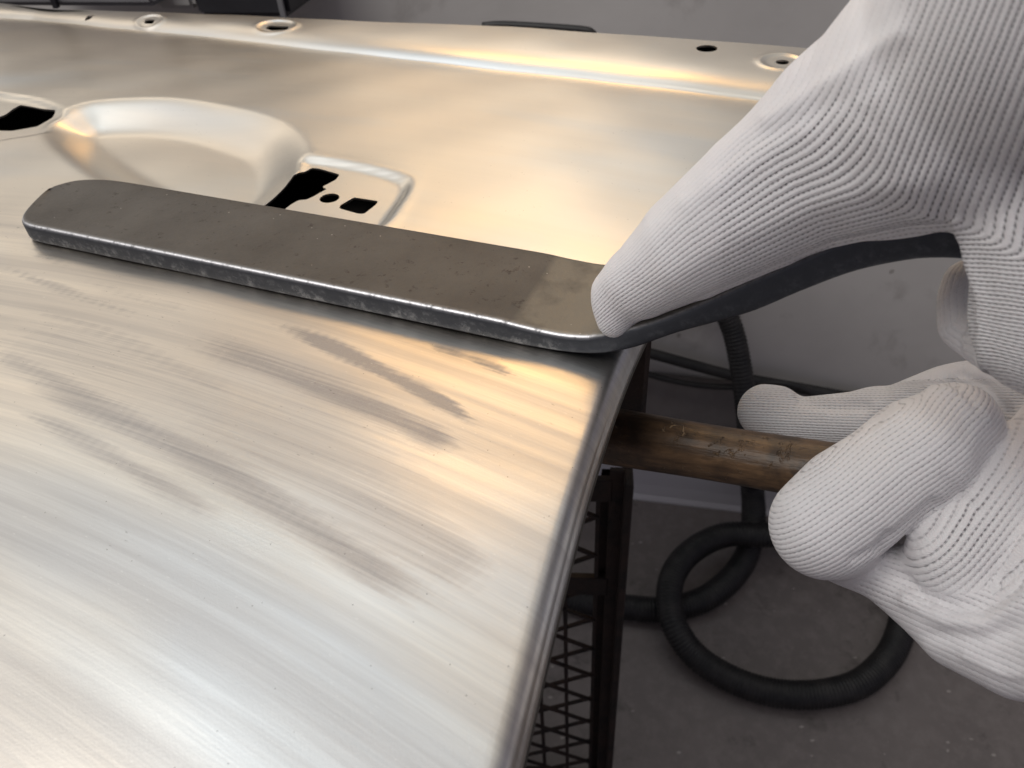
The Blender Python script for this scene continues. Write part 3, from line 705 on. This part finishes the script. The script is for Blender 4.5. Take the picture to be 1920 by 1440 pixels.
ringp = [(-.040, .012), (-.038, .0132), (-.028, .0132), (-.024, .009), (-.013, .0085), (-.010, .0135), (.010, .0135), (.013, .009), (.030, .0075), (.040, .0045)]
Vh, Fh = tube(np.array([c + np.array(side_)*a_ for a_, r_ in ringp]), np.array([r_ for a_, r_ in ringp]), 24); bm.free()
obj('head', Vh, Fh, HEADM, HMR)

# ------------------------------------------------------------------ gloves: smooth distance fields turned into one mesh
def sdf_chain(G, chain):
    """chain: list of (point, radius) -> round-cone union distance"""
    out = None
    for (p0, r0), (p1, r1) in zip(chain[:-1], chain[1:]):
        e = p1-p0; L2 = e@e; w = G-p0; t = np.clip((w@e)/L2, 0, 1); t = t.astype(np.float32)
        d = np.linalg.norm(w - t[..., None]*e, axis=-1) - (r0+(r1-r0)*t)
        out = d if out is None else np.minimum(out, d)
    return out
def smin(a_, b_, k):
    h = np.clip(.5+.5*(b_-a_)/k, 0, 1); return b_*(1-h)+a_*h - k*h*(1-h)
def px_chain(lst): return [(at(x, y, d).astype(np.float32), r*d/FPX) for x, y, r, d in lst]
def surface_nets(D, org, h):
    s = D < 0; nx, ny, nz = D.shape
    corners = [(i, j, k) for i in (0, 1) for j in (0, 1) for k in (0, 1)]
    def sub(A_, c): return A_[c[0]:nx-1+c[0], c[1]:ny-1+c[1], c[2]:nz-1+c[2]]
    cnt = sum(sub(s, c).astype(np.int8) for c in corners); act = (cnt > 0) & (cnt < 8)
    I = np.argwhere(act); vid = -np.ones(act.shape, np.int32); vid[act] = np.arange(len(I))
    acc = np.zeros((len(I), 3)); num = np.zeros(len(I))
    for a_ in range(8):
        for b_ in range(a_+1, 8):
            ca_, cb_ = np.array(corners[a_]), np.array(corners[b_])
            if np.abs(ca_-cb_).sum() != 1: continue
            va = D[tuple((I+ca_).T)]; vb = D[tuple((I+cb_).T)]; x = (va < 0) != (vb < 0)
            t = np.where(x, va/np.where(x, va-vb, 1), 0)
            acc += x[:, None]*(ca_[None]+t[:, None]*(cb_-ca_)[None]); num += x
    V = org + h*(I + acc/num[:, None])
    F = []
    for axd in range(3):
        o1, o2 = [k for k in range(3) if k != axd]
        sl0 = [slice(None)]*3; sl1 = [slice(None)]*3; sl0[axd] = slice(0, -1); sl1[axd] = slice(1, None)
        x = s[tuple(sl0)] != s[tuple(sl1)]; J = np.argwhere(x)
        J = J[(J[:, o1] > 0) & (J[:, o2] > 0) & (J[:, o1] < D.shape[o1]-1) & (J[:, o2] < D.shape[o2]-1)]
        q = []
        for (u_, v_) in ((0, 0), (1, 0), (1, 1), (0, 1)):
            K = J.copy(); K[:, o1] -= u_; K[:, o2] -= v_; q.append(vid[tuple(K.T)])
        Q = np.stack(q, 1); ins = s[tuple(J.T)]; flip = ins if axd != 1 else ~ins
        Q[flip] = Q[flip][:, ::-1]; F.append(Q)
    return V, np.vstack(F)
def vnormals(V, F):
    n = np.cross(V[F[:, 2]]-V[F[:, 0]], V[F[:, 3]]-V[F[:, 1]]); N = np.zeros_like(V)
    for k in range(4): np.add.at(N, F[:, k], n)
    return N/np.maximum(np.linalg.norm(N, axis=1), 1e-12)[:, None]
def lap(V, F, it, lam=.5):
    E_ = np.vstack([F[:, [0, 1]], F[:, [1, 2]], F[:, [2, 3]], F[:, [3, 0]]])
    for _ in range(it):
        S_ = np.zeros_like(V); c = np.zeros(len(V)); np.add.at(S_, E_[:, 0], V[E_[:, 1]]); np.add.at(S_, E_[:, 1], V[E_[:, 0]]); np.add.at(c, E_[:, 0], 1); np.add.at(c, E_[:, 1], 1)
        V = V*(1-lam)+lam*S_/np.maximum(c, 1)[:, None]
    return V
def polydist(x, y, poly):
    P_ = np.stack([x, y], 1)[:, None]; A_ = np.array(poly[:-1], float); B_ = np.array(poly[1:], float); e = B_-A_
    w = P_-A_[None]; t = np.clip((w*e).sum(-1)/(e*e).sum(-1), 0, 1); return np.linalg.norm(w-t[..., None]*e, axis=-1).min(1)
def build_hand(chains, h, kk, crop=None):
    allp = np.array([p_ for ch in chains for p_, r_ in ch['c']]); allr = max(r_ for ch in chains for p_, r_ in ch['c'])
    lo = allp.min(0)-allr*1.1; hi = allp.max(0)+allr*1.1
    n_ = np.ceil((hi-lo)/h).astype(int)+1
    G = np.stack(np.meshgrid(*[lo[i]+h*np.arange(n_[i]) for i in range(3)], indexing='ij'), -1).astype(np.float32)
    D = None
    for ch in chains:
        d = sdf_chain(G, ch['c']); D = d if D is None else smin(D, d, ch.get('k', kk))
    V, F = surface_nets(D, lo, h); V = lap(V, F, 3)
    return V, F
def displace(V, F, creases):
    if np.einsum('ij,ij->i', V[F[:, 0]]-V.mean(0), np.cross(V[F[:, 1]]-V[F[:, 0]], V[F[:, 2]]-V[F[:, 0]])).sum() < 0: F = F[:, ::-1]
    for poly, w, amp in creases:
        N = vnormals(V, F); x, y = proj(V); fr = smooth(-((V-C0)/np.linalg.norm(V-C0, axis=1)[:, None]*N).sum(1)*3+.3)
        d = polydist(x, y, poly); V = V + N*(amp*np.exp(-(d/w)**2)*fr)[:, None]
    return V
def chain_coords(V, ch, ref):
    """(angle round the axis, distance along it, distance outside the surface)"""
    c = ch['c']; best = np.full(len(V), 1e9); A_ = np.zeros(len(V)); T_ = np.zeros(len(V)); acc = 0
    for (p0, r0), (p1, r1) in zip(c[:-1], c[1:]):
        e = p1-p0; L_ = np.linalg.norm(e); eh = e/L_; w = V-p0; tr = (w@eh); t = np.clip(tr/L_, 0, 1)
        q = w-(t*L_)[:, None]*eh; d = np.linalg.norm(q, axis=1)-(r0+(r1-r0)*t)
        rx = ref-eh*(ref@eh); rx /= np.linalg.norm(rx); ry = np.cross(eh, rx)
        a_ = np.arctan2(w@ry, w@rx); m_ = d < best
        best[m_] = d[m_]; A_[m_] = a_[m_]; T_[m_] = (acc+tr)[m_]; acc += L_
    return A_, T_, best

# ---- upper hand: thumb along the spoon handle, palm to the right, fingers wrapping under
U = []
U.append({'c': px_chain([(1163, 548, 44, .259), (1152, 606, 27, .259)]), 'k': .004})
U.append({'c': px_chain([(1163, 560, 46, .259), (1207, 525, 72, .252), (1298, 460, 101, .243), (1430, 372, 126, .233), (1580, 273, 146, .226), (1760, 205, 168, .215)]), 'k': .008})
U.append({'c': px_chain([(1690, 225, 150, .220), (1840, 128, 206, .213), (2075, -60, 290, .205), (2250, -300, 300, .20)]), 'k': .018})
U.append({'c': px_chain([(1880, 150, 190, .212), (2004, 330, 146, .208), (2014, 480, 138, .208), (2004, 600, 128, .212)]), 'k': .004})
U.append({'c': px_chain([(1985, 590, 118, .215), (1935, 650, 70, .235), (1860, 640, 46, .252), (1812, 610, 42, .256), (1808, 560, 40, .257), (1815, 530, 38, .257)]), 'k': .003})
for kx in range(3):
    x_ = 2120+kx*120
    U.append({'c': px_chain([(x_-60, 40, 130, .215), (x_, 420, 105, .215), (x_, 580, 100, .22), (x_-90, 650, 62, .245), (x_-140, 600, 55, .255)]), 'k': .004})
V, F = build_hand(U, .0013, .008)
V = displace(V, F, [
    ([(1700, 105), (1660, 145), (1560, 195), (1430, 255), (1340, 320)], 14, -.0003),
    ([(1690, 60), (1560, 150), (1440, 225)], 16, .0009),
    ([(1785, 405), (1740, 340), (1700, 290), (1640, 230), (1590, 200)], 14, -.0003),
    ([(1200, 620), (1330, 555), (1440, 508), (1560, 462)], 7, -.0008),
    ([(1795, 415), (1812, 470), (1842, 560), (1845, 690)], 10, .0012),
    ([(1840, 440), (1880, 400), (1920, 330)], 16, -.0004),
    ([(1290, 380), (1420, 300), (1500, 250)], 20, .0006),
    ([(1250, 520), (1400, 430), (1600, 360), (1740, 340)], 30, .0007)])
x, y = proj(V)
# knit columns follow the thumb, turn at the crotch and run up into the wrist
LOW = np.array([(1060, 700), (1135, 646), (1240, 590), (1330, 548), (1440, 502), (1560, 452), (1700, 422), (1790, 415), (1900, 412), (2400, 400)], float)
UPP = np.array([(1080, 560), (1118, 505), (1165, 465), (1240, 372), (1300, 311), (1370, 240), (1450, 178), (1540, 100), (1690, -10), (1900, -160), (2400, -500)], float)
# fan fraction measured along direction normal to the thumb axis
axd_ = np.array([.82, -.57]); 
su = UPP@axd_; sl = LOW@axd_; sv = x*axd_[0]+y*axd_[1]; nrm_ = np.array([-.57, -.82]); vv_ = x*nrm_[0]+y*nrm_[1]
ol = np.argsort(sl); ou = np.argsort(su)
vl = np.interp(sv, sl[ol], (LOW@nrm_)[ol]); vu = np.interp(sv, su[ou], (UPP@nrm_)[ou])
qf = (vv_-vl)/np.maximum(vu-vl, 40)
NR = 31.
v_r = np.where((qf > 0) & (qf < 1), NR*np.arccos(1-2*np.clip(qf, 0, 1))/math.pi, np.where(qf <= 0, NR*qf*1.2, NR+(qf-1)*NR))
b_r = ((1790 - x) - np.where(y < 400, .40, .16)*(y-400)); b_r = np.where(b_r < 0, b_r/19.5, b_r/16.)
k_ = 1.5; s_r = smin(v_r, b_r, 1.6+.12*np.clip(np.minimum(v_r, b_r), 0, 20))
along_t = sv/14.; S_ = s_r
T_ = -88 - np.maximum(sv-1230, 0)/9.6 - np.minimum(sv-1230, 0)/10.5
loose = np.clip(.55 + .5*np.exp(-((x-1650)/230)**2-((y-300)/160)**2)*1. + .35*smooth((x-1650)/200) - .6*smooth((.34-(1-qf))/.30)*smooth((1750-x)/100), .08, 1.)
loose *= np.where(x < 1350, .62, 1)
# fingertip under the handle: plain coordinates
A_, Tt, dd_ = chain_coords(V, U[4], np.array([0, -.6, .8])); fm = (dd_ < .0015) & (x < 1850) & (y > 480) & (np.linalg.norm(V-C0, axis=1) > .225)
S_ = np.where(fm, A_*24/(2*math.pi), S_); T_ = np.where(fm, Tt/.002, T_); loose = np.where(fm, .15, loose)
GH = empty('gloved_hand', Vector(V.mean(0))); tag(GH, 'hand in white knitted glove pressing the spoon handle down with its thumb', 'hand')
hl = np.array(GH.location)
obj('glove', V-hl, F[:, ::-1] if False else F, KNIT, GH, True, {'loose': loose}, {'knit': np.stack([S_, T_], 1)})

# ---- lower hand: fingers curled round the hammer handle
Lh = []
Lh.append({'c': px_chain([(1432, 772, 46, .325), (1500, 800, 52, .322), (1600, 800, 60, .318), (1690, 790, 62, .312), (1780, 760, 66, .305), (1860, 752, 62, .303), (1990, 790, 90, .30)]), 'k': .003, 'name': 'index'})
Lh.append({'c': px_chain([(1437, 760, 36, .325), (1460, 757, 32, .325)]), 'k': .003})
Lh.append({'c': px_chain([(1640, 758, 20, .316), (1655, 765, 20, .316)]), 'k': .006})
Lh.append({'c': px_chain([(1820, 745, 58, .305), (1870, 770, 58, .30)]), 'k': .003})
Lh.append({'c': px_chain([(1790, 797, 70, .272), (1725, 843, 88, .266), (1665, 888, 86, .265), (1598, 938, 94, .263), (1546, 985, 92, .263), (1585, 1015, 66, .286), (1640, 1000, 50, .30)]), 'k': .0018, 'name': 'middle'})
Lh.append({'c': px_chain([(1995, 815, 68, .280), (1922, 920, 82, .276), (1852, 1000, 84, .274), (1806, 1038, 84, .273), (1820, 1060, 68, .290)]), 'k': .0022, 'name': 'ring'})
Lh.append({'c': px_chain([(2090, 930, 75, .274), (2020, 1040, 84, .268), (1980, 1130, 84, .266), (2005, 1160, 70, .28)]), 'k': .0022, 'name': 'little'})
Lh.append({'c': px_chain([(1590, 1040, 46, .287), (1660, 1075, 50, .284), (1730, 1115, 62, .281), (1810, 1165, 78, .276), (1910, 1200, 88, .270), (2050, 1200, 120, .265), (2250, 1150, 180, .26)]), 'k': .006, 'name': 'palm'})
Lh.append({'c': px_chain([(2020, 830, 90, .32), (2050, 1050, 120, .315), (2150, 1180, 150, .29)]), 'k': .003, 'name': 'back'})
V, F = build_hand(Lh, .0013, .005)
V = displace(V, F, [
    ([(1690, 1092), (1760, 1130), (1830, 1140), (1890, 1110), (1930, 1070)], 12, -.0020),
    ([(1700, 1125), (1780, 1165), (1850, 1172), (1930, 1130)], 14, .0022),
    ([(1740, 1190), (1840, 1200), (1930, 1175)], 13, -.0012),
    ([(1650, 1030), (1700, 985), (1750, 945)], 9, -.0014),
    ([(1845, 770), (1835, 800), (1815, 850)], 16, .0006),
    ([(1740, 728), (1800, 735), (1850, 790)], 10, .0010),
    ([(1782, 712), (1815, 740), (1850, 790)], 6, -.0014), ([(1800, 700), (1850, 720), (1890, 770)], 7, -.001),
    ([(1700, 740), (1660, 770), (1630, 800)], 10, -.0008),
    ([(1500, 750), (1560, 762), (1620, 760)], 12, -.0016), ([(1655, 1065), (1700, 1085), (1740, 1130)], 8, -.0016), ([(1600, 1050), (1640, 1030), (1665, 1000)], 8, -.0010), ([(1880, 1090), (1920, 1060)], 9, -.0018), ([(1660, 830), (1720, 900), (1750, 935)], 22, -.0004), ([(1770, 900), (1830, 960)], 12, -.0006),
    ([(1810, 1230), (1880, 1262), (1940, 1268)], 9, .0008)])
vd = np.array([0, -.72, .69])
def flat_coords(V, p0, p1, R, nr, pitch):
    """knit columns run along p0-p1 and wrap round its end; nr columns over the half girth seen"""
    e = p1-p0; L_ = np.linalg.norm(e); eh = e/L_; dz = vd-eh*(vd@eh); dz /= np.linalg.norm(dz); w_ = np.cross(eh, dz)
    q = V-p0; s__ = np.arcsin(np.clip((q@w_)/R, -.97, .97))*nr/math.pi
    t = q@eh; t = np.where(t > L_, L_+R*np.arcsin(np.clip((t-L_)/R, 0, .985)), t); return s__, t/pitch
UVC = [(Lh[0], (1980, 790, .303), (1445, 775, .325), 66, 36), (Lh[4], (1783, 797, .276), (1550, 980, .266), 104, 40), (Lh[5], (1935, 830, .27), (1795, 1030, .262), 104, 38),
       (Lh[6], (2050, 930, .268), (1965, 1110, .262), 96, 36), (Lh[7], (1600, 1090, .287), (1950, 1230, .270), 190, 66), (Lh[8], (1990, 700, .31), (2020, 1050, .30), 200, 66), (Lh[3], (1890, 775, .30), (1800, 725, .305), 70, 26)]
dist_ = np.stack([chain_coords(V, u_[0], vd)[2] for u_ in UVC], 1); fid = np.stack([dist_[F[:, k]] for k in range(4)], 0).sum(0).argmin(1)
ST_ = [flat_coords(V, at(*u_[1]), at(*u_[2]), u_[3]*.275/FPX, u_[4], .0018) for u_ in UVC]
d2 = np.sort(dist_, 1); gap = smooth((d2[:, 1]-d2[:, 0])/.0025)
x, y = proj(V)
loose = np.clip(.30 + .6*np.exp(-((x-1820)/90)**2-((y-1010)/90)**2) + .15*np.exp(-((x-1500)/110)**2-((y-800)/60)**2) - .35*smooth((y-1120)/60), .12, 1)*(.35+.65*gap)
fuv = np.zeros((len(F), 4, 2), np.float32)
for k, (s1, t1) in enumerate(ST_):
    m_ = fid == k; fuv[m_, :, 0] = s1[F[m_]]; fuv[m_, :, 1] = t1[F[m_]]
G2 = empty('gloved_hand', Vector(V.mean(0))); tag(G2, 'hand in white knitted glove with fingers curled round the wooden hammer handle', 'hand')
hl = np.array(G2.location)
gl = obj('glove', V-hl, F, KNIT, G2, True, {'loose': loose}, {'knit': np.zeros((len(V), 2))})
gl.data.uv_layers['knit'].data.foreach_set('uv', fuv.ravel())
for o in list(SC.objects):
    if o.name.startswith('glove') and o.type == 'MESH':
        b_ = bmesh.new(); b_.from_mesh(o.data); bmesh.ops.recalc_face_normals(b_, faces=b_.faces); b_.to_mesh(o.data); b_.free()
